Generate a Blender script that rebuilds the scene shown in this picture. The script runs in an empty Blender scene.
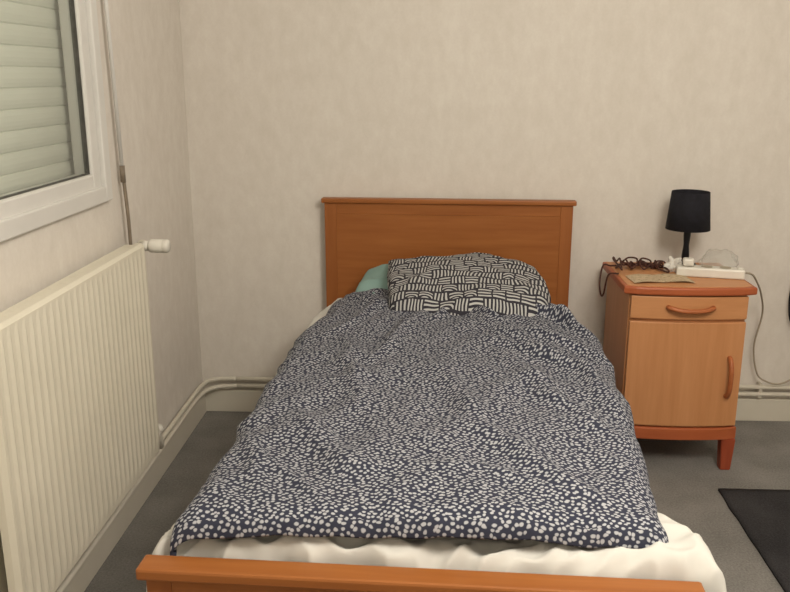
import bpy, bmesh, math, random
from mathutils import Vector, noise, Matrix
random.seed(4)
C=bpy.context.scene.collection
try: bpy.context.scene.view_settings.view_transform='Standard'
except Exception: pass

def srgb(r,g,b):
    def c(v):
        v/=255.
        return v/12.92 if v<=.04045 else ((v+.055)/1.055)**2.4
    return (c(r),c(g),c(b),1)

# ---------- node helper ----------
class M:
    def __init__(s,name,rough=.6,spec=.3):
        s.m=bpy.data.materials.new(name); s.m.use_nodes=True
        s.nt=s.m.node_tree; s.b=s.nt.nodes['Principled BSDF']
        s.b.inputs['Roughness'].default_value=rough
        s.b.inputs['Specular IOR Level'].default_value=spec
    def n(s,t,**k):
        nd=s.nt.nodes.new(t)
        for a,v in k.items(): setattr(nd,a,v)
        return nd
    def l(s,a,b): s.nt.links.new(a,b)
    def coord(s,kind='Object',scale=(1,1,1),rot=(0,0,0)):
        t=s.n('ShaderNodeTexCoord'); mp=s.n('ShaderNodeMapping')
        mp.inputs['Scale'].default_value=scale; mp.inputs['Rotation'].default_value=rot
        s.l(t.outputs[kind],mp.inputs[0]); return mp.outputs[0]
    def noise(s,vec,scale,detail=3,rough=.5):
        n=s.n('ShaderNodeTexNoise'); n.inputs['Scale'].default_value=scale
        n.inputs['Detail'].default_value=detail; n.inputs['Roughness'].default_value=rough
        s.l(vec,n.inputs['Vector']); return n.outputs['Fac']
    def ramp(s,fac,stops,interp='LINEAR'):
        r=s.n('ShaderNodeValToRGB'); r.color_ramp.interpolation=interp
        e=r.color_ramp.elements
        while len(e)<len(stops): e.new(.5)
        for i,(p,c) in enumerate(stops): e[i].position=p; e[i].color=c
        s.l(fac,r.inputs[0]); return r.outputs[0]
    def math(s,op,a,b=None,c=None):
        n=s.n('ShaderNodeMath',operation=op)
        for i,v in enumerate((a,b,c)):
            if v is None: continue
            if isinstance(v,(int,float)): n.inputs[i].default_value=v
            else: s.l(v,n.inputs[i])
        return n.outputs[0]
    def color(s,sock): s.l(sock,s.b.inputs['Base Color'])
    def bump(s,h,strength=.3,dist=.002):
        n=s.n('ShaderNodeBump'); n.inputs['Strength'].default_value=strength
        n.inputs['Distance'].default_value=dist
        s.l(h,n.inputs['Height']); s.l(n.outputs[0],s.b.inputs['Normal'])

def mottled(name,c1,c2,scale=8,sc=(1,1,1),rough=.6,bump=.1,spec=.3,dist=.001,kind='Object'):
    m=M(name,rough,spec); v=m.coord(kind,sc)
    f=m.noise(v,scale,4); m.color(m.ramp(f,[(.3,c1),(.7,c2)])); m.bump(f,bump,dist); return m.m

def wood(name,c1,c2,axis='X',rough=.42,scale=1.0):
    m=M(name,rough,.35)
    sc={'X':(1.5,22,22),'Y':(22,1.5,22),'Z':(22,22,1.5)}[axis]
    v=m.coord('Object',tuple(a*scale for a in sc))
    f=m.noise(v,2.2,5,.6)
    v2=m.coord('Object',tuple(a*.12 for a in sc))
    g=m.noise(v2,3,2)
    h=m.math('ADD',m.math('MULTIPLY',f,.7),m.math('MULTIPLY',g,.3))
    m.color(m.ramp(h,[(.32,c1),(.66,c2)])); m.bump(f,.06,.001)
    return m.m

def wallpaper():
    m=M('wallpaper',.85,.15)
    v=m.coord('Object',(1,1,.6)); f=m.noise(v,24,3,.6)
    v2=m.coord('Object',(1,1,1.0)); g=m.noise(v2,110,2)
    v3=m.coord('Object',(1,1,.35)); k=m.noise(v3,7,2)
    h=m.math('ADD',m.math('MULTIPLY',f,.55),m.math('ADD',m.math('MULTIPLY',g,.2),m.math('MULTIPLY',k,.25)))
    m.color(m.ramp(h,[(.36,srgb(217,211,202)),(.5,srgb(222,216,208)),(.64,srgb(227,222,214))]))
    m.bump(h,.08,.0012); return m.m

def carpet(name,c1,c2,s=160):
    m=M(name,.95,.1); v=m.coord('Object')
    f=m.noise(v,s,3,.7); g=m.noise(v,5,4)
    h=m.math('ADD',m.math('MULTIPLY',f,.6),m.math('MULTIPLY',g,.4))
    m.color(m.ramp(h,[(.36,c1),(.64,c2)])); m.bump(f,.5,.004); return m.m

def dotted():
    m=M('navy_dotted_cotton',.85,.15)
    t=m.n('ShaderNodeTexCoord')
    nz=m.n('ShaderNodeTexNoise'); nz.inputs['Scale'].default_value=50; m.l(t.outputs['UV'],nz.inputs['Vector'])
    a=m.n('ShaderNodeVectorMath',operation='SUBTRACT'); m.l(nz.outputs['Color'],a.inputs[0]); a.inputs[1].default_value=(.5,.5,.5)
    b=m.n('ShaderNodeVectorMath',operation='SCALE'); m.l(a.outputs[0],b.inputs[0]); b.inputs['Scale'].default_value=.010
    c=m.n('ShaderNodeVectorMath',operation='ADD'); m.l(t.outputs['UV'],c.inputs[0]); m.l(b.outputs[0],c.inputs[1])
    def cells(scale,sy,rot,rnd):
        mp=m.n('ShaderNodeMapping'); mp.inputs['Scale'].default_value=(1,sy,1); mp.inputs['Rotation'].default_value=(0,0,rot); m.l(c.outputs[0],mp.inputs[0])
        vo=m.n('ShaderNodeTexVoronoi',voronoi_dimensions='2D',feature='F1'); vo.inputs['Scale'].default_value=scale; vo.inputs['Randomness'].default_value=rnd
        m.l(mp.outputs[0],vo.inputs['Vector']); return vo.outputs['Distance']
    fine_=cells(92,1.22,.6,.62); big=cells(84,1.0,.3,.58)
    sp=m.n('ShaderNodeSeparateXYZ'); m.l(c.outputs[0],sp.inputs[0])
    band=m.math('LESS_THAN',sp.outputs[1],-1.862)
    d=m.math('ADD',m.math('MULTIPLY',fine_,m.math('SUBTRACT',1.,band)),m.math('MULTIPLY',big,band))
    m.color(m.ramp(d,[(.22,srgb(182,184,190)),(.38,srgb(56,59,74))]))
    fine=m.n('ShaderNodeTexNoise'); fine.inputs['Scale'].default_value=400; m.l(t.outputs['UV'],fine.inputs['Vector'])
    m.bump(fine.outputs['Fac'],.1,.001); return m.m

def blockprint():
    m=M('black_white_block_print',.85,.15)
    t=m.n('ShaderNodeTexCoord')
    nz=m.n('ShaderNodeTexNoise'); nz.inputs['Scale'].default_value=9; m.l(t.outputs['UV'],nz.inputs['Vector'])
    a=m.n('ShaderNodeVectorMath',operation='SUBTRACT'); m.l(nz.outputs['Color'],a.inputs[0]); a.inputs[1].default_value=(.5,.5,.5)
    b=m.n('ShaderNodeVectorMath',operation='SCALE'); m.l(a.outputs[0],b.inputs[0]); b.inputs['Scale'].default_value=.035
    c=m.n('ShaderNodeVectorMath',operation='ADD'); m.l(t.outputs['UV'],c.inputs[0]); m.l(b.outputs[0],c.inputs[1])
    sp=m.n('ShaderNodeSeparateXYZ'); m.l(c.outputs[0],sp.inputs[0])
    V=m.math('MULTIPLY',sp.outputs[1],25.); row=m.math('FLOOR',V); fv=m.math('FRACT',V)
    U=m.math('ADD',m.math('MULTIPLY',sp.outputs[0],21.),m.math('MULTIPLY',row,.43))
    col=m.math('FLOOR',U); fu=m.math('FRACT',U)
    cb=m.n('ShaderNodeCombineXYZ'); m.l(row,cb.inputs[0]); m.l(col,cb.inputs[1])
    wn=m.n('ShaderNodeTexWhiteNoise',noise_dimensions='2D'); m.l(cb.outputs[0],wn.inputs['Vector'])
    r=wn.outputs['Value']
    st=lambda x,k: m.math('GREATER_THAN',m.math('FRACT',m.math('MULTIPLY',x,k)),.55)
    s1=st(fu,4.0); s2=st(fv,3.0)
    d=m.math('SQRT',m.math('ADD',m.math('POWER',m.math('SUBTRACT',fu,.5),2.),m.math('POWER',fv,2.)))
    s3=st(d,3.2)
    p1=m.math('LESS_THAN',r,.50); p3=m.math('GREATER_THAN',r,.76)
    p2=m.math('SUBTRACT',1.,m.math('ADD',p1,p3))
    tot=m.math('ADD',m.math('MULTIPLY',s1,p1),m.math('ADD',m.math('MULTIPLY',s2,p2),m.math('MULTIPLY',s3,p3)))
    e=m.math('MULTIPLY',m.math('GREATER_THAN',fu,.12),m.math('GREATER_THAN',fv,.18))
    tot=m.math('MULTIPLY',tot,e)
    m.color(m.ramp(tot,[(.3,srgb(56,55,62)),(.6,srgb(186,186,185))])); return m.m

MAT=dict(
 wall=wallpaper(),
 ceil=mottled('ceiling_paint',srgb(230,227,221),srgb(236,233,228),5,rough=.9),
 floor=carpet('grey_carpet',srgb(114,112,109),srgb(148,146,142)),
 rug=carpet('charcoal_rug_pile',srgb(42,42,44),srgb(70,69,71),220),
 trim=mottled('cream_gloss_paint',srgb(208,203,189),srgb(216,211,198),6,rough=.4,bump=.05),
 rad=mottled('radiator_enamel',srgb(220,215,198),srgb(227,222,206),5,rough=.35,bump=.02),
 pvc=mottled('white_pvc',srgb(216,215,211),srgb(223,222,218),5,rough=.35,bump=.02),
 gask=mottled('black_rubber',srgb(70,70,66),srgb(88,86,82),30,rough=.6),
 shut=mottled('shutter_plastic',srgb(222,226,216),srgb(228,232,222),6,rough=.5,bump=.03),
 rod=mottled('brown_metal',srgb(124,112,98),srgb(146,134,118),30,rough=.4),
 bedw=wood('orange_brown_wood',srgb(144,84,38),srgb(164,102,52),'X'),
 bedz=wood('orange_brown_wood_upright',srgb(142,82,38),srgb(160,98,50),'Z'),
 bedy=wood('orange_brown_wood_rail',srgb(142,82,38),srgb(160,98,50),'Y'),
 beechz=wood('honey_beech_upright',srgb(190,132,86),srgb(204,146,100),'Z'),
 beechx=wood('honey_beech',srgb(190,132,86),srgb(204,146,100),'X'),
 redw=wood('reddish_stained_wood',srgb(162,84,48),srgb(182,100,62),'X'),
 redz=wood('reddish_stained_wood_upright',srgb(142,62,40),srgb(166,82,54),'Z'),
 handle=wood('handle_wood',srgb(160,90,50),srgb(180,108,66),'X'),
 sheet=mottled('white_quilt_cotton',srgb(204,203,197),srgb(215,214,209),4,rough=.9,bump=.15,dist=.003),
 matt=mottled('mattress_ticking',srgb(205,202,195),srgb(215,212,205),12,rough=.9),
 teal=mottled('teal_cotton',srgb(126,156,152),srgb(140,170,165),9,rough=.9,bump=.2,dist=.003),
 dots=dotted(), block=blockprint(),
 black=mottled('black_fabric',srgb(24,24,30),srgb(33,33,41),60,rough=.85),
 blackm=mottled('black_lacquer',srgb(18,18,22),srgb(28,28,32),20,rough=.35),
 whitep=mottled('white_plastic',srgb(216,213,204),srgb(225,222,213),12,rough=.35),
 tissue=mottled('white_tissue',srgb(215,212,205),srgb(230,228,222),25,rough=.9,bump=.4),
 cord=mottled('white_cord_rubber',srgb(160,148,130),srgb(174,164,146),20,rough=.5),
 brown=mottled('brown_cord',srgb(56,34,30),srgb(92,56,46),80,rough=.6),
)
def paper_mat():
    m=M('printed_paper',.7,.2); v=m.coord('Object',(50,110,1)); f=m.noise(v,1.2,3,.7)
    m.color(m.ramp(f,[(.36,srgb(130,108,84)),(.48,srgb(198,178,148))])); return m.m
MAT['paper']=paper_mat()
def clear_mat():
    m=M('clear_plastic_film',.15,.7); m.b.inputs['Base Color'].default_value=srgb(220,219,213)
    m.b.inputs['Transmission Weight'].default_value=.4; m.b.inputs['IOR'].default_value=1.1
    m.b.inputs['Alpha'].default_value=.42
    v=m.coord('Object'); m.bump(m.noise(v,30,2),.6,.006); return m.m
MAT['clear']=clear_mat()
def glass_mat():
    m=M('window_glass',.03,.5)
    tr=m.n('ShaderNodeBsdfTransparent'); tr.inputs[0].default_value=(.98,.99,.97,1)
    gl=m.n('ShaderNodeBsdfGlossy'); gl.inputs['Roughness'].default_value=.03
    df=m.n('ShaderNodeBsdfDiffuse'); df.inputs[0].default_value=(.66,.68,.62,1)
    m0=m.n('ShaderNodeMixShader'); m0.inputs[0].default_value=.16
    m.l(tr.outputs[0],m0.inputs[1]); m.l(df.outputs[0],m0.inputs[2])
    fr=m.n('ShaderNodeFresnel'); fr.inputs[0].default_value=1.35
    mx=m.n('ShaderNodeMixShader'); m.l(fr.outputs[0],mx.inputs[0]); m.l(m0.outputs[0],mx.inputs[1]); m.l(gl.outputs[0],mx.inputs[2])
    m.l(mx.outputs[0],m.nt.nodes['Material Output'].inputs[0]); return m.m
MAT['glass']=glass_mat()

# ---------- mesh helpers ----------
def obj(name,bm,mat,parent=None,smooth=False,loc=(0,0,0),rot=None):
    me=bpy.data.meshes.new(name); bm.to_mesh(me); bm.free()
    o=bpy.data.objects.new(name,me); C.objects.link(o); o.location=loc
    if rot: o.rotation_euler=rot
    if mat: me.materials.append(MAT[mat])
    if smooth:
        for p in me.polygons: p.use_smooth=True
    if parent: o.parent=parent
    return o
def addbox(bm,x0,x1,y0,y1,z0,z1,bev=0,seg=2):
    r=bmesh.ops.create_cube(bm,size=1)
    vs=r['verts']
    for v in vs: v.co=Vector(((x0+x1)/2+v.co.x*(x1-x0),(y0+y1)/2+v.co.y*(y1-y0),(z0+z1)/2+v.co.z*(z1-z0)))
    if bev:
        es=list({e for v in vs for e in v.link_edges})
        bmesh.ops.bevel(bm,geom=es,offset=bev,segments=seg,affect='EDGES',profile=.5)
def box(name,b,mat,parent=None,bev=0,**k):
    bm=bmesh.new(); addbox(bm,*b,bev=bev); return obj(name,bm,mat,parent,**k)
def boxes(name,bs,mat,parent=None,bev=0,**k):
    bm=bmesh.new()
    for b in bs: addbox(bm,*b,bev=bev)
    return obj(name,bm,mat,parent,**k)
def each(name,bs,mat,parent=None,bev=0):
    return [box(name,b,mat,parent,bev) for b in bs]
def extrude_plan(name,pts,z0,z1,mat,parent=None,bev=0):
    bm=bmesh.new(); vs=[bm.verts.new((x,y,z0)) for x,y in pts]; f=bm.faces.new(vs)
    r=bmesh.ops.extrude_face_region(bm,geom=[f])
    for v in r['geom']:
        if isinstance(v,bmesh.types.BMVert): v.co.z=z1
    bmesh.ops.recalc_face_normals(bm,faces=bm.faces[:])
    if bev:
        es=[e for e in bm.edges if abs(e.verts[0].co.z-e.verts[1].co.z)<1e-6]
        bmesh.ops.bevel(bm,geom=es,offset=bev,segments=2,affect='EDGES',profile=.5)
    return obj(name,bm,mat,parent)
def lathe(name,prof,mat,parent=None,seg=40,loc=(0,0,0),axis='Z'):
    bm=bmesh.new(); rings=[]
    for r,z in prof:
        rings.append([bm.verts.new((r*math.cos(2*math.pi*i/seg),r*math.sin(2*math.pi*i/seg),z)) for i in range(seg)])
    for a,b in zip(rings,rings[1:]):
        for i in range(seg): bm.faces.new((a[i],a[(i+1)%seg],b[(i+1)%seg],b[i]))
    bmesh.ops.remove_doubles(bm,verts=bm.verts[:],dist=1e-6)
    if axis=='Y': bmesh.ops.rotate(bm,verts=bm.verts[:],matrix=Matrix.Rotation(-math.pi/2,3,'X'))
    if axis=='X': bmesh.ops.rotate(bm,verts=bm.verts[:],matrix=Matrix.Rotation(math.pi/2,3,'Y'))
    return obj(name,bm,mat,parent,True,loc)
def tube(name,paths,r,mat,parent=None,res=6,org=None):
    bm=bmesh.new()
    o_=Vector(org) if org else Vector((0,0,0))
    for pts in paths:
        P=[Vector(p)-o_ for p in pts]; Q=[]
        if len(P)>2:
            E=[2*P[0]-P[1]]+P+[2*P[-1]-P[-2]]
            for i in range(1,len(E)-2):
                for j in range(res):
                    t=j/res;a,b,c,d=E[i-1],E[i],E[i+1],E[i+2]
                    Q.append(.5*((2*b)+(c-a)*t+(2*a-5*b+4*c-d)*t*t+(3*b-a-3*c+d)*t**3))
            Q.append(P[-1])
        else: Q=P
        n=None; rings=[]
        for i,q in enumerate(Q):
            T=(Q[min(i+1,len(Q)-1)]-Q[max(i-1,0)]).normalized()
            if n is None:
                n=T.orthogonal().normalized()
            n=(n-T*n.dot(T)).normalized(); bn=T.cross(n)
            rings.append([bm.verts.new(q+(n*math.cos(2*math.pi*k/10)+bn*math.sin(2*math.pi*k/10))*r) for k in range(10)])
        for a,b in zip(rings,rings[1:]):
            for k in range(10): bm.faces.new((a[k],a[(k+1)%10],b[(k+1)%10],b[k]))
        bm.faces.new(rings[0][::-1]); bm.faces.new(rings[-1])
    return obj(name,bm,mat,parent,True,tuple(o_))
def empty(name,loc,label=None,cat=None,rz=0):
    e=bpy.data.objects.new(name,None); e.empty_display_size=.1; e.location=loc; e.rotation_euler=(0,0,rz); C.objects.link(e)
    if label: e['label']=label; e['category']=cat
    return e
def tag(o,label,cat): o['label']=label; o['category']=cat; return o
def struct(o): o['kind']='structure'; return o

# ---------- room ----------
XL,YB,XR,YF,H=-.95,3.255,3.0,-1.4,2.5
T=.12
struct(box('floor',(XL-T,XR+T,YF-T,YB+T,-.1,0),'floor'))
struct(box('ceiling',(XL-T,XR+T,YF-T,YB+T,H,H+.1),'ceil'))
struct(box('wall_back',(XL-T,XR+T,YB,YB+T,0,H),'wall'))
struct(box('wall_front',(XL-T,XR+T,YF-T,YF,0,H),'wall'))
struct(box('wall_right',(XR,XR+T,YF,YB,0,H),'wall'))
WY0,WY1,WZ0,WZ1=1.0,2.405,1.01,2.2
struct(boxes('wall_left',[(XL-T,XL,YF,WY0+.01,0,H),(XL-T,XL,WY1-.01,YB,0,H),(XL-T,XL,WY0+.01,WY1-.01,0,WZ0+.01),(XL-T,XL,WY0+.01,WY1-.01,WZ1-.01,H)],'wall'))
struct(box('baseboard_back',(XL,XR,YB-.014,YB,0,.095),'trim',bev=.003))
struct(box('baseboard_left',(XL,XL+.014,YF,YB-.014,0,.095),'trim',bev=.003))
def ring(y0,y1,z0,z1,w,x0,x1):
    return [(x0,x1,y0,y0+w,z0,z1),(x0,x1,y1-w,y1,z0,z1),(x0,x1,y0+w,y1-w,z0,z0+w),(x0,x1,y0+w,y1-w,z1-w,z1)]
win=struct(boxes('window_1',ring(WY0,WY1,WZ0,WZ1,.045,-1.0,-.932),'pvc',bev=.004))
s=struct(boxes('sash',ring(WY0+.045,WY1-.045,WZ0+.03,WZ1-.045,.055,-1.0,-.944),'pvc',win,bev=.006))
g=struct(boxes('gasket',ring(WY0+.098,WY1-.098,WZ0+.083,WZ1-.098,.004,-.968,-.954),'gask',win))
bm=bmesh.new()
bm.faces.new([bm.verts.new(p) for p in ((-.963,WY0+.1,WZ0+.085),(-.963,WY1-.1,WZ0+.085),(-.963,WY1-.1,WZ1-.1),(-.963,WY0+.1,WZ1-.1))])
struct(obj('window_pane',bm,'glass',win))
bm=bmesh.new()
z=WZ0+.02
while z<WZ1-.03:
    prof=[(-1.021,z),(-1.0175,z+.003),(-1.0145,z+.012),(-1.0131,z+.022),(-1.0140,z+.036),(-1.0165,z+.047),(-1.021,z+.050)]
    a=[bm.verts.new((x,WY0+.012,zz)) for x,zz in prof]; b=[bm.verts.new((x,WY1-.012,zz)) for x,zz in prof]
    for i in range(len(prof)-1): bm.faces.new((a[i],b[i],b[i+1],a[i+1]))
    bm.faces.new(a); bm.faces.new(b[::-1]); bm.faces.new((a[-1],b[-1],b[0],a[0]))
    z+=.0502
bmesh.ops.recalc_face_normals(bm,faces=bm.faces[:])
struct(obj('roller_shutter',bm,'shut',win))

# shutter crank
cr=empty('shutter_crank',(-.93,2.488,.85),'thin shutter crank rod with brown lower end hanging by the window','crank rod')
tube('upper_rod',[[(0,-.045,1.3),(0.0,0.0,.22)]],.006,'pvc',cr)
tube('crank_handle',[[(0,0,.24),(0.004,.006,.1),(.004,.008,.0)]],.0055,'rod',cr)
lathe('joint_collar',[(0,.20),(.008,.20),(.008,.25),(0,.25)],'rod',cr,20)

# ---------- radiator ----------
rad=empty('radiator',(-.90,1.96,.21),'cream enamelled panel radiator with fluted front under the window','radiator')
y0,y1,z0,z1=-.455,.45,0,.67
bm=bmesh.new(); N=27; pitch=(y1-y0-.03)/N; xf=.05
pr=[(y0,xf-.012),(y0+.006,xf)]
yy=y0+.015
for i in range(N):
    pr+=[(yy+pitch*.03,xf),(yy+pitch*.34,xf-.003),(yy+pitch*.66,xf-.003),(yy+pitch*.97,xf)]
    yy+=pitch
pr+=[(y1-.006,xf),(y1,xf-.012)]
def col(z,dx): return [bm.verts.new((min(x,xf-dx),y,z)) for y,x in pr]
rows=[col(z0,.012),col(z0+.008,.004),col(z0+.03,.001)]
lo=[bm.verts.new((x,y,z0+.045)) for y,x in pr]; hi=[bm.verts.new((x,y,z1-.045)) for y,x in pr]
rows+= [lo,hi,col(z1-.03,.001),col(z1-.008,.004),col(z1,.012)]
for rr in (rows[1],rows[2],rows[5],rows[6]):
    for v in rr:
        if abs(v.co.y-y0)>.004 and abs(v.co.y-y1)>.004: v.co.x=max(v.co.x,xf-.003)
for a,b in zip(rows,rows[1:]):
    for i in range(len(pr)-1): bm.faces.new((a[i],a[i+1],b[i+1],b[i]))
bk=[[bm.verts.new((xf-.028,yv,zv)) for zv in (z0,z1)] for yv in (y0,y1)]
bm.faces.new([r_[0] for r_ in rows]+[bk[0][1],bk[0][0]])
bm.faces.new([r_[-1] for r_ in rows]+[bk[1][1],bk[1][0]])
bm.faces.new(rows[0]+[bk[1][0],bk[0][0]]); bm.faces.new(rows[-1]+[bk[1][1],bk[0][1]])
bm.faces.new((bk[0][0],bk[0][1],bk[1][1],bk[1][0]))
bmesh.ops.recalc_face_normals(bm,faces=bm.faces[:])
obj('front_panel',bm,'rad',rad)
box('rear_panel',(-.025,-.008,y0+.01,y1-.01,.01,z1-.01),'rad',rad,bev=.004)
bm=bmesh.new()
addbox(bm,-.009,.023,y0+.006,y1-.006,z1-.012,z1-.004)
for i in range(30):
    yv=y0+.03+i*(y1-y0-.06)/29
    addbox(bm,-.004,.018,yv-.004,yv+.004,z1-.0045,z1-.0035)
obj('top_cover',bm,'rad',rad)
each('wall_bracket',[(-.048,-.024,-.3,-.27,.1,.5),(-.048,-.024,.27,.3,.1,.5)],'rad',rad)
lathe('valve_body',[(0,0),(.011,0),(.011,.05),(.014,.05),(.014,.065),(0,.065)],'rad',rad,24,(.02,.445,.655),'Y')
lathe('thermostatic_valve',[(0,-.01),(.013,-.01),(.013,.008),(.016,.008),(.016,.020),(.0145,.021),(.0145,.025),(.019,.028),(.0205,.034),(.0205,.066),(.019,.068),(.0205,.070),(.0205,.080),(.017,.086),(0,.087)],'whitep',rad,24,(.024,.485,.655),'X')
lathe('lower_valve',[(0,0),(.013,0),(.013,.02),(.019,.022),(.019,.045),(.012,.047),(.012,.072),(.015,.073),(.015,.085),(0,.086)],'whitep',rad,20,(.022,.445,.045),'Y')

# ---------- pipes ----------
pz1,pz2=.152,.122
def pipe(pts,lab):
    o=tube('heating_pipe',[pts],.009,'trim',None,8,pts[0]); return tag(o,lab,'pipe')
pipe([(2.9,3.228,pz1),(.5,3.228,pz1),(-.80,3.228,pz1)],'upper cream heating pipe above the skirting behind the bed')
pipe([(2.9,3.228,pz2),(.5,3.228,pz2),(-.80,3.228,pz2)],'lower cream heating pipe above the skirting behind the bed')
pipe([(-.80,3.228,pz1),(-.89,3.215,pz1),(-.922,3.13,pz1),(-.922,2.75,pz1),(-.922,2.64,pz1),(-.916,2.58,pz1+.004),(-.892,2.53,.17),(-.880,2.50,.20),(-.878,2.485,.245)],'cream heating pipe bending round the corner up to the radiator')
pipe([(-.80,3.228,pz2),(-.88,3.205,pz2),(-.922,3.10,pz2),(-.922,2.7,pz2),(-.922,2.0,pz2-.01),(-.922,1.2,pz2-.01),(-.922,-1.3,pz2-.01)],'cream heating pipe running along the skirting beneath the radiator')
def clip(x):
    o=box('pipe_clip',(-.006,.006,-.012,.02,-.03,.03),'trim',None); o.location=(x,3.234,.137)
    tag(o,'small cream clip fixing the heating pipes to the wall','pipe clip'); o['group']='clips holding the heating pipes'; return o
for a in (-.6,.35,1.32): clip(a)

# ---------- bed ----------
RZ=math.radians(-2.4); BO=(.055,3.19,0)
bed=empty('single_bed',BO,'single bed frame in orange-brown wood with panelled headboard and footboard','bed',RZ)
box('headboard',(-.426,.426,-.0125,.010,.34,.845),'bedw',bed)
each('headboard_stile',[(-.472,-.426,-.014,.016,0,.888),(.426,.472,-.014,.016,0,.888)],'bedz',bed,bev=.002)
each('headboard_rail',[(-.426,.426,-.014,.016,.845,.888),(-.426,.426,-.014,.016,.28,.34)],'bedw',bed,bev=.002)
box('headboard_cap',(-.483,.483,-.024,.020,.888,.906),'bedw',bed,bev=.004)
FY=-1.915
box('footboard',(-.426,.426,FY-.008,FY+.008,.18,.45),'bedw',bed)
each('footboard_stile',[(-.472,-.426,FY-.015,FY+.015,0,.507),(.426,.472,FY-.015,FY+.015,0,.507)],'bedz',bed,bev=.002)
each('footboard_rail',[(-.426,.426,FY-.015,FY+.015,.45,.507),(-.426,.426,FY-.015,FY+.015,.12,.18)],'bedw',bed,bev=.002)
box('footboard_cap',(-.485,.488,FY-.028,FY+.024,.507,.530),'bedw',bed,bev=.005)
each('side_rail',[(-.470,-.448,FY+.015,-.014,.22,.36),(.448,.470,FY+.015,-.014,.22,.36)],'bedy',bed,bev=.003)
each('slat',[(-.448,.448,-.1-i*.13,-.03-i*.13,.25,.27) for i in range(14)],'bedw',bed)

def bedthing(o): 
    o.location=BO; o.rotation_euler=(0,0,RZ); return o
m_=bedthing(box('mattress',(-.43,.43,-1.85,-.03,.271,.505),'matt',bev=.03,smooth=True)); tag(m_,'white mattress lying in the wooden bed frame','mattress')

def lerp(tab,v):
    if v>=tab[0][0]: return tab[0][1]
    for (a,p),(b,q) in zip(tab,tab[1:]):
        if v>=b:
            t=(a-v)/(a-b); t=t*t*(3-2*t); return p+(q-p)*t
    return tab[-1][1]
def sst(a,b,v):
    t=max(0,min(1,(v-a)/(b-a))); return t*t*(3-2*t)
def nz(x,y,s,seed=0): return noise.noise(Vector((x*s,y*s,seed)))
def drape(name,mat,yh,yf,wl,wr,top,dl,dr,edge,df,thick,wr_fn,nx=150,ny=220,footwave=lambda x:0,headwave=lambda x:0,efrac=.86,ew=0,seed=0,tf=.95,round_=.10):
    bm=bmesh.new(); uvl=bm.loops.layers.uv.new('UVMap'); G=[];UV={}
    for j in range(ny+1):
        t=j/ny
        row=[]
        for i in range(nx+1):
            u=-1+2*i/nx; au=abs(u)
            yb=yh+(yf-yh)*t
            W=(lerp(wl,yb) if u<0 else lerp(wr,yb)); D=(lerp(dl,yb) if u<0 else lerp(dr,yb))
            W+=ew*(nz(1 if u<0 else 7,yb,5,seed)+.6*nz(3 if u<0 else 9,yb,13,seed))
            f=efrac; q=round_
            if au<f: x=W*(1-q)*au/f; dz=0; sx=x
            else:
                ph=(au-f)/(1-f)*math.pi/2
                x=W*(1-q)+W*q*math.sin(ph); dz=D*(1-math.cos(ph)); sx=W*(1-q)+(W*q+D)*.8*ph/(math.pi/2)
            x*=(1 if u>=0 else -1); sx*=(1 if u>=0 else -1)
            y0_=yh+headwave(x); y1_=yf+footwave(x)
            L=y0_-y1_
            if t<tf: y=y0_-(L-edge)*t/tf; dz2=0
            else:
                ph=(t-tf)/(1-tf)*math.pi/2; y=y1_+edge-edge*math.sin(ph); dz2=df*(1-math.cos(ph))
            if t<.03: dz2+= .02*(1-t/.03)**2
            z=top(x,y)-dz-dz2
            p=Vector((x,y,z)); o=wr_fn(x,y,au,t)
            p.z+=o*(1-.3*min(1,dz/.05)); 
            if dz>0: p.x+=o*.8*(1 if u>0 else -1)*min(1,dz/.03)
            if dz2>0 and t>.5: p.y-=o*.5*min(1,dz2/.02)
            v=bm.verts.new(p); row.append(v); UV[v]=(sx,y-footwave(x)-dz2*.8)
        G.append(row)
    for j in range(ny):
        for i in range(nx):
            fc=bm.faces.new((G[j][i],G[j+1][i],G[j+1][i+1],G[j][i+1]))
            for lp in fc.loops: lp[uvl].uv=UV[lp.vert]
    o=obj(name,bm,mat,None,True)
    sm=o.modifiers.new('thickness','SOLIDIFY'); sm.thickness=thick; sm.offset=-1
    return bedthing(o)
def ridge(x,y,s,seed):
    return (1-abs(nz(x,y,s,seed))*2.6)
def cw(x,y,au,t):
    o=.005*nz(x,y*.6,9,3)+.003*nz(x,y,20,8)
    k=sst(.86,.97,t)*(1-.3*sst(.36,.48,x))
    r=.7*nz(x,y*.5,6,5)+.6*nz(x+.4*y,y*.8,13,2)+.4*ridge(x*1.0+.3*y,y*1.2,10,4)
    o+=k*(.014*r+.014*ridge(x-.5*y,y*1.5,15,6)-.012)
    return o
cf=drape('comforter','sheet',-.06,-1.884,[(-.1,.44),(-.4,.478),(-.7,.488),(-1.2,.468),(-1.7,.472),(-1.84,.490),(-1.88,.485)],[(-.1,.42),(-.6,.435),(-1.4,.44),(-1.66,.475),(-1.80,.535),(-1.88,.545)],
    lambda x,y:.535+(.012+.022*sst(.30,.46,x))*sst(1.60,1.78,-y), [(0,.08),(-2,.10)],[(0,.08),(-2,.11)],.035,.07,.012,cw,240,420,ew=.006,seed=5,efrac=.90,
    footwave=lambda x:.005*nz(x,0,9,3),tf=.965,round_=.07)
tag(cf,'white quilted comforter spread over the mattress and bulging at the footboard','comforter')
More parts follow.
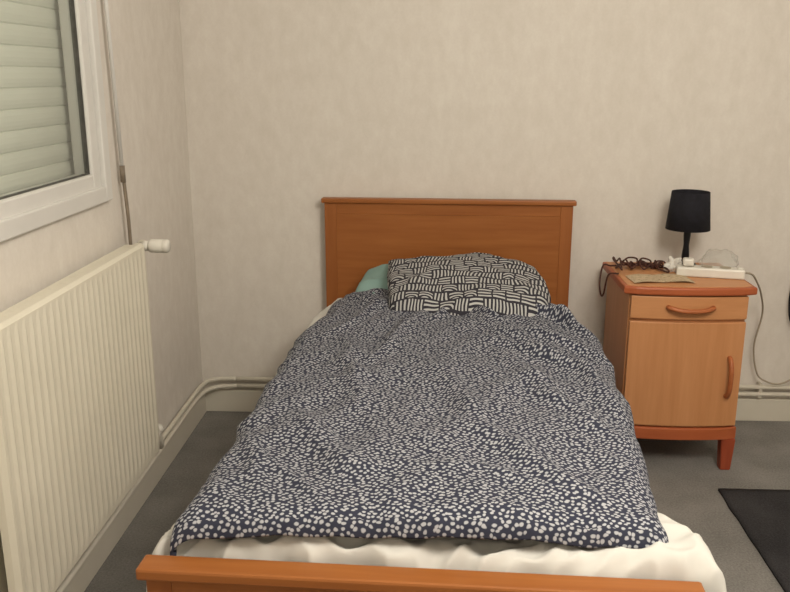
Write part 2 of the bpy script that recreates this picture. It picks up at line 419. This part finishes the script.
FOLDS=[
 (.30,-.40,.45,-.72,.036,.020),(.20,-.46,.42,-.62,.034,.016),(.05,-.42,-.02,-.66,.024,.017),(.0,-.40,.18,-.50,.030,.015),
 (.34,-.34,.48,-.50,.026,.018),(-.18,-.42,-.32,-.78,.018,.022),(-.05,-.55,-.17,-1.05,.018,.024),(.10,-.60,.34,-1.02,.026,.024),
 (.36,-.85,.44,-1.35,.022,.024),(-.32,-1.42,-.08,-1.74,.014,.028),(.08,-1.45,.34,-1.78,.016,.026),
 (.0,-1.05,.14,-1.50,.018,.030),(-.32,-.38,-.2,-.52,.020,.018),(.18,-.95,.40,-1.5,.022,.030),
 (.06,-.5,.26,-.80,.026,.018),(.25,-.72,.48,-.92,.026,.018),(-.40,-1.5,-.28,-1.82,.010,.022),(.12,-.8,.44,-1.12,.020,.020),
 (-.28,-.85,-.16,-1.35,.014,.028)]
def fold(x,y):
    s=0
    x+=.02*nz(x,y,6,31); y+=.03*nz(x,y,5,37)
    for x0_,y0_,x1_,y1_,a,w in FOLDS:
        dx,dy=x1_-x0_,y1_-y0_; L2=dx*dx+dy*dy
        t=((x-x0_)*dx+(y-y0_)*dy)/L2
        tc=max(0,min(1,t)); px,py=x0_+dx*tc-x,y0_+dy*tc-y
        d=math.hypot(px,py)/w
        if d<3: s+=a*math.exp(-d*d)*(.3+.7*math.sin(math.pi*tc))
    return s
def dw(x,y,au,t):
    o=.014*nz(x+.3*y,y*.6,3.6,1)+.009*nz(x*1.2-.5*y,y*.7,8,4)+.004*nz(x+.2*y,y*.8,17,9)+1.05*fold(x,y)
    o+=.007*max(0,ridge(x+.5*y,y*.6,7,14))**2
    o*=(1-.4*sst(.90,1,t))
    return o+.004
dv=drape('duvet','dots',-.24,-1.862,
   [(-.2,.335),(-.4,.395),(-.75,.430),(-1.2,.434),(-1.6,.434),(-1.85,.434)],
   [(-.3,.350),(-.5,.425),(-.74,.500),(-1.1,.486),(-1.5,.468),(-1.85,.442)],
   lambda x,y:.594+.018*(1-min(1,(abs(x)/.42)**2)),
   [(-.2,.05),(-2,.045)],[(-.3,.06),(-.7,.14),(-1.4,.12),(-1.7,.05),(-2,.045)],.035,.045,.012,dw,260,400,
   footwave=lambda x:.006*nz(x,0,5,2)+.005*nz(x,0,11,6)+.036*x+.010*sst(.1,.4,x)-.004,headwave=lambda x:.02*nz(x,0,4,6),ew=.007,seed=2)
tag(dv,'navy blue duvet with irregular white dots, wrinkled, covering the bed','duvet')

def pillow(name,mat,w,d,h,loc,rot,seed,pw=2.6,wr=.006,skew=0,cor=.10,sag=0,flat=0):
    bm=bmesh.new(); uvl=bm.loops.layers.uv.new('UVMap'); n=64; UV={}; S=[]
    for sgn in (1,-1):
        G=[]
        for j in range(n+1):
            row=[]
            for i in range(n+1):
                u=-1+2*i/n; v=-1+2*j/n
                k=1-(cor+(flat*u if flat else 0))*(u*u*v*v)
                x=u*w/2*k-skew*v; y=v*d/2*k
                y+=.008*nz(x,0,7,seed+2)*abs(v); x+=.008*nz(0,y,9,seed+5)*abs(u)
                e=((1-abs(u)**pw)*(1-abs(v)**pw))
                e=max(e,0)**.5
                edge=(i in(0,n) or j in (0,n))
                z=sgn*h/2*e-sag*max(0,-v)**2
                o=wr*(nz(x,y,7,seed)+.6*nz(x,y,16,seed+3)+.7*max(0,ridge(x,y,8,seed+1))) *(1 if e>0 else 0)*min(1,e*2)*(1 if sgn>0 else .3)
                z+=o+.012*nz(x,y,3,seed+9)*1
                if sgn<0 and edge: vv=S[0][j][i]
                else: vv=bm.verts.new((x,y,z))
                UV[vv]=(x,y); row.append(vv)
            G.append(row)
        S.append(G)
        for j in range(n):
            for i in range(n):
                q=(G[j][i],G[j][i+1],G[j+1][i+1],G[j+1][i])
                fc=bm.faces.new(q if sgn>0 else q[::-1])
                for lp in fc.loops: lp[uvl].uv=UV[lp.vert]
    return obj(name,bm,mat,None,True,loc,rot)
tp=pillow('pillow','teal',.61,.29,.075,(.028,3.0,.622),(math.radians(15),math.radians(-3),math.radians(5)),11,wr=.014,skew=-.03,cor=.06)
tag(tp,'plain teal green pillow lying under the patterned pillow','pillow')
pp=pillow('pillow.001','block',.550,.42,.100,(.120,2.80,.662),(math.radians(10),math.radians(1),math.radians(-4)),23,wr=.011,skew=.028,sag=.030,cor=.11,pw=4.0,flat=.08)
tag(pp,'pillow with black and white block print resting against the headboard','pillow')

# ---------- nightstand ----------
NX,NY=.872,2.985
ns=empty('nightstand',(NX,NY,0),'honey beech bedside cabinet with bowed front and reddish wooden trim','bedside cabinet')
hw=.203; fy=-.195; by=.19; bow=.018
def bowpts(hw,fy,by,bow,r=.02,n=12):
    pts=[(hw,by),(-hw,by)]
    for i in range(n+1):
        t=-1+2*i/n
        pts.append((hw*t,fy-bow*(1-t*t)+ (.008 if i in (0,n) else 0)))
    return pts
extrude_plan('cabinet_body',bowpts(hw-.005,fy+.012,by,bow),.15,.645,'beechz',ns)
extrude_plan('cabinet_top',bowpts(hw+.018,fy-.010,by+.0,bow),.645,.672,'redw',ns,bev=.006)
extrude_plan('top_inlay',bowpts(hw+.006,fy+.002,by-.01,bow),.6715,.6735,'beechx',ns)
extrude_plan('base_rail',bowpts(hw,fy-.004,by,bow),.12,.165,'redw',ns,bev=.004)
def leg(x,y):
    bm=bmesh.new()
    a=[bm.verts.new((x+sx*.018,y+sy*.018,0)) for sx,sy in ((-1,-1),(1,-1),(1,1),(-1,1))]
    b=[bm.verts.new((x+sx*.024,y+sy*.024,.122)) for sx,sy in ((-1,-1),(1,-1),(1,1),(-1,1))]
    bm.faces.new(a[::-1]); bm.faces.new(b)
    for i in range(4): bm.faces.new((a[i],a[(i+1)%4],b[(i+1)%4],b[i]))
    bmesh.ops.bevel(bm,geom=bm.edges[:],offset=.003,segments=2,affect='EDGES')
    return bm
for lx,ly in ((-hw+.025,fy+.016),(hw-.025,fy+.016),(-hw+.025,by-.025),(hw-.025,by-.025)):
    obj('leg',leg(lx,ly),'redz',ns)
def panel(x0,x1,z0,z1,th=.014,name='drawer',mat='beechx',parent=ns):
    n=16; yb=lambda x: fy+.012-bow*(1-(x/hw)**2)
    pts=[(x0+(x1-x0)*i/n,yb(x0+(x1-x0)*i/n)-th) for i in range(n+1)]
    pts=pts+[(x1-(x1-x0)*i/n,yb(x1-(x1-x0)*i/n)+.001) for i in range(n+1)]
    return extrude_plan(name,pts,z0,z1,mat,parent,bev=.003)
dr_=panel(-hw+.008,hw-.008,.560,.640)
do_=panel(-hw+.008,hw-.008,.172,.550,name='door',mat='beechz')
yfr=fy-.002-bow
tube('drawer_handle',[[(-.075,yfr+.0,.604),(-.070,yfr-.012,.604),(-.04,yfr-.022,.598),(0,yfr-.025,.596),(.04,yfr-.022,.598),(.070,yfr-.012,.604),(.075,yfr+.0,.604)]],.0085,'handle',dr_)
tube('door_handle',[[(.150,yfr+.014,.425),(.150,yfr-.004,.420),(.150,yfr-.020,.39),(.150,yfr-.022,.36),(.150,yfr-.020,.32),(.150,yfr-.004,.290),(.150,yfr+.014,.285)]],.0085,'handle',do_)
ZT=.6738
# ---------- lamp ----------
lamp=empty('table_lamp',(.938,3.10,ZT),'small black table lamp with tapered fabric shade on the bedside cabinet','lamp')
lathe('lamp_base',[(0,0),(.042,0),(.044,.006),(.038,.012),(.012,.018),(0,.02)],'blackm',lamp)
lathe('lamp_pole',[(.012,.015),(.014,.04),(.010,.08),(.013,.12),(.009,.16),(.009,.19)],'blackm',lamp,24)
lathe('lamp_shade',[(.079,.14),(.067,.278),(.0655,.278),(.0775,.14),(.079,.14)],'black',lamp,48)
bm=bmesh.new()
for k in range(3):
    a=k*2*math.pi/3
    r=bmesh.ops.create_cube(bm,size=1)
    M_=Matrix.Rotation(a,4,'Z')@Matrix.Translation((.036,0,.19))@Matrix.Diagonal((.074,.003,.003,1))
    bmesh.ops.transform(bm,matrix=M_,verts=r['verts'])
obj('shade_ring',bm,'blackm',lamp)
# ---------- clutter ----------
ps=empty('power_strip',(.980,2.935,ZT),'white plastic socket strip lying on the bedside cabinet','power strip',math.radians(-13))
box('strip_housing',(-.115,.112,-.028,.028,0,.034),'whitep',ps,bev=.006)
for i in range(3):
    lathe('socket',[(.019,.0345),(.019,.036),(.016,.036),(.015,.0352),(0,.0352)],'cord',ps,24,(-.075+i*.062,0,0))
box('strip_switch',(.088,.104,-.012,.012,.034,.038),'whitep',ps,bev=.001)
pl_=box('plug',(-.095,-.057,-.017,.017,.0352,.062),'whitep',ps,bev=.007)
wpts=[(1.070,2.915,ZT+.018),(1.12,2.93,ZT+.012),(1.16,2.98,.65),(1.23,3.1,.57),(1.275,3.18,.47),(1.265,3.20,.33),(1.29,3.205,.22),(1.33,3.205,.185),(1.38,3.205,.175),(1.44,3.21,.20),(1.55,3.24,.26)]
ca,sa=math.cos(math.radians(13)),math.sin(math.radians(13))
wl=[((x-.98)*ca-(y-2.935)*sa,(x-.98)*sa+(y-2.935)*ca,z-ZT) for x,y,z in wpts]
wc=tube('power_cord',[wl],.0035,'cord',ps,8)
bm=bmesh.new(); n=20; G=[]
for j in range(n+1):
    G.append([bm.verts.new((-.105+.21*i/n,-.055+.11*j/n+.01*math.sin(i/n*3),.002+.007*abs(math.sin(i/n*math.pi*2.0))*(.6+.4*nz(i*.2,j*.2,1)))) for i in range(n+1)])
for j in range(n):
    for i in range(n): bm.faces.new((G[j][i],G[j][i+1],G[j+1][i+1],G[j+1][i]))
nw=obj('leaflet',bm,'paper',None,False,(.79,2.875,ZT+.001),(0,0,math.radians(4)))
md=nw.modifiers.new('t','SOLIDIFY'); md.thickness=.001
tag(nw,'folded printed paper leaflet lying on the bedside cabinet','leaflet')
def crumple(name,mat,loc,sc,seed,amp,sub=4,label='',cat='',hf=.5):
    bm=bmesh.new(); bmesh.ops.create_icosphere(bm,subdivisions=sub,radius=1)
    for v in bm.verts:
        p=v.co.copy(); k=1+amp*noise.noise(p*1.6+Vector((seed,0,0)))+amp*hf*noise.noise(p*4+Vector((seed,3,0)))
        v.co=Vector((p.x*k*sc[0],p.y*k*sc[1],max(p.z*k*sc[2],-sc[2]*.6)+sc[2]*.6))
    return tag(obj(name,bm,mat,None,True,loc),label,cat)
crumple('tissue','tissue',(.872,3.01,ZT),(.026,.020,.034),2,.7,4,'crumpled white tissue lying beside the lamp','tissue')
crumple('plastic_bag','clear',(1.052,3.06,ZT),(.064,.056,.044),5,.35,5,'crumpled clear plastic bag behind the socket strip','plastic bag',.2)
pts=[]
for k in range(90):
    t=k/89
    pts.append((.68+.18*t+.050*nz(k,0,.25,2)*1.8+.010*math.sin(k*1.5),3.06+.15*nz(k,0,.23,9)+.014*math.cos(k*1.2),ZT+.005+.028*abs(nz(k,0,.38,4))*1.8))
bc=tube('cord_tangle',[[(.660,2.93,.682),(.628,2.95,.672),(.620,2.97,.60),(.617,3.00,.585),(.617,3.04,.62),(.630,3.06,.682),(.655,3.06,ZT+.008)]+pts],.0032,'brown',None,5)
tag(bc,'tangled dark brown cord heaped at the back of the bedside cabinet','cord')
bc2=tube('cable',[[(1.50,3.235,.70),(1.43,3.225,.67),(1.394,3.22,.58),(1.390,3.22,.50),(1.41,3.225,.42),(1.48,3.235,.36)]],.004,'blackm',None,8)
tag(bc2,'black cable loop hanging against the wallpapered wall','cable')
bm=bmesh.new(); n=60; a,b,c,d=.975,1.95,1.1,2.63; G=[]
for j in range(n+1):
    G.append([bm.verts.new((a+(b-a)*i/n+(.004*nz(0,j,.3) if i==0 else 0)-.02*(1-j/n),c+(d-c)*j/n,.010+.002*nz(i,j,.4))) for i in range(n+1)])
for j in range(n):
    for i in range(n): bm.faces.new((G[j][i],G[j][i+1],G[j+1][i+1],G[j+1][i]))
rg=obj('rug',bm,'rug',None,True); md=rg.modifiers.new('t','SOLIDIFY'); md.thickness=.009; md.offset=-1
tag(rg,'dark charcoal short pile rug lying on the grey carpet','rug')

# ---------- light & camera ----------
L=bpy.data.lights.new('ceiling_bulb','POINT'); L.energy=97; L.color=(1,.92,.80); L.shadow_soft_size=.32
lo_=bpy.data.objects.new('ceiling_bulb',L); C.objects.link(lo_); lo_.location=(.75,.75,2.08)
w=bpy.data.worlds.new('World'); bpy.context.scene.world=w; w.use_nodes=True
w.node_tree.nodes['Background'].inputs[0].default_value=(.5,.45,.4,1); w.node_tree.nodes['Background'].inputs[1].default_value=.2
cam=bpy.data.cameras.new('camera'); co=bpy.data.objects.new('camera',cam); C.objects.link(co)
cam.sensor_width=36; cam.lens=840/790*36; cam.clip_start=.05
co.location=(0,0,1.36); co.rotation_euler=(math.radians(90-14.7),0,math.radians(2.6))
bpy.context.scene.camera=co
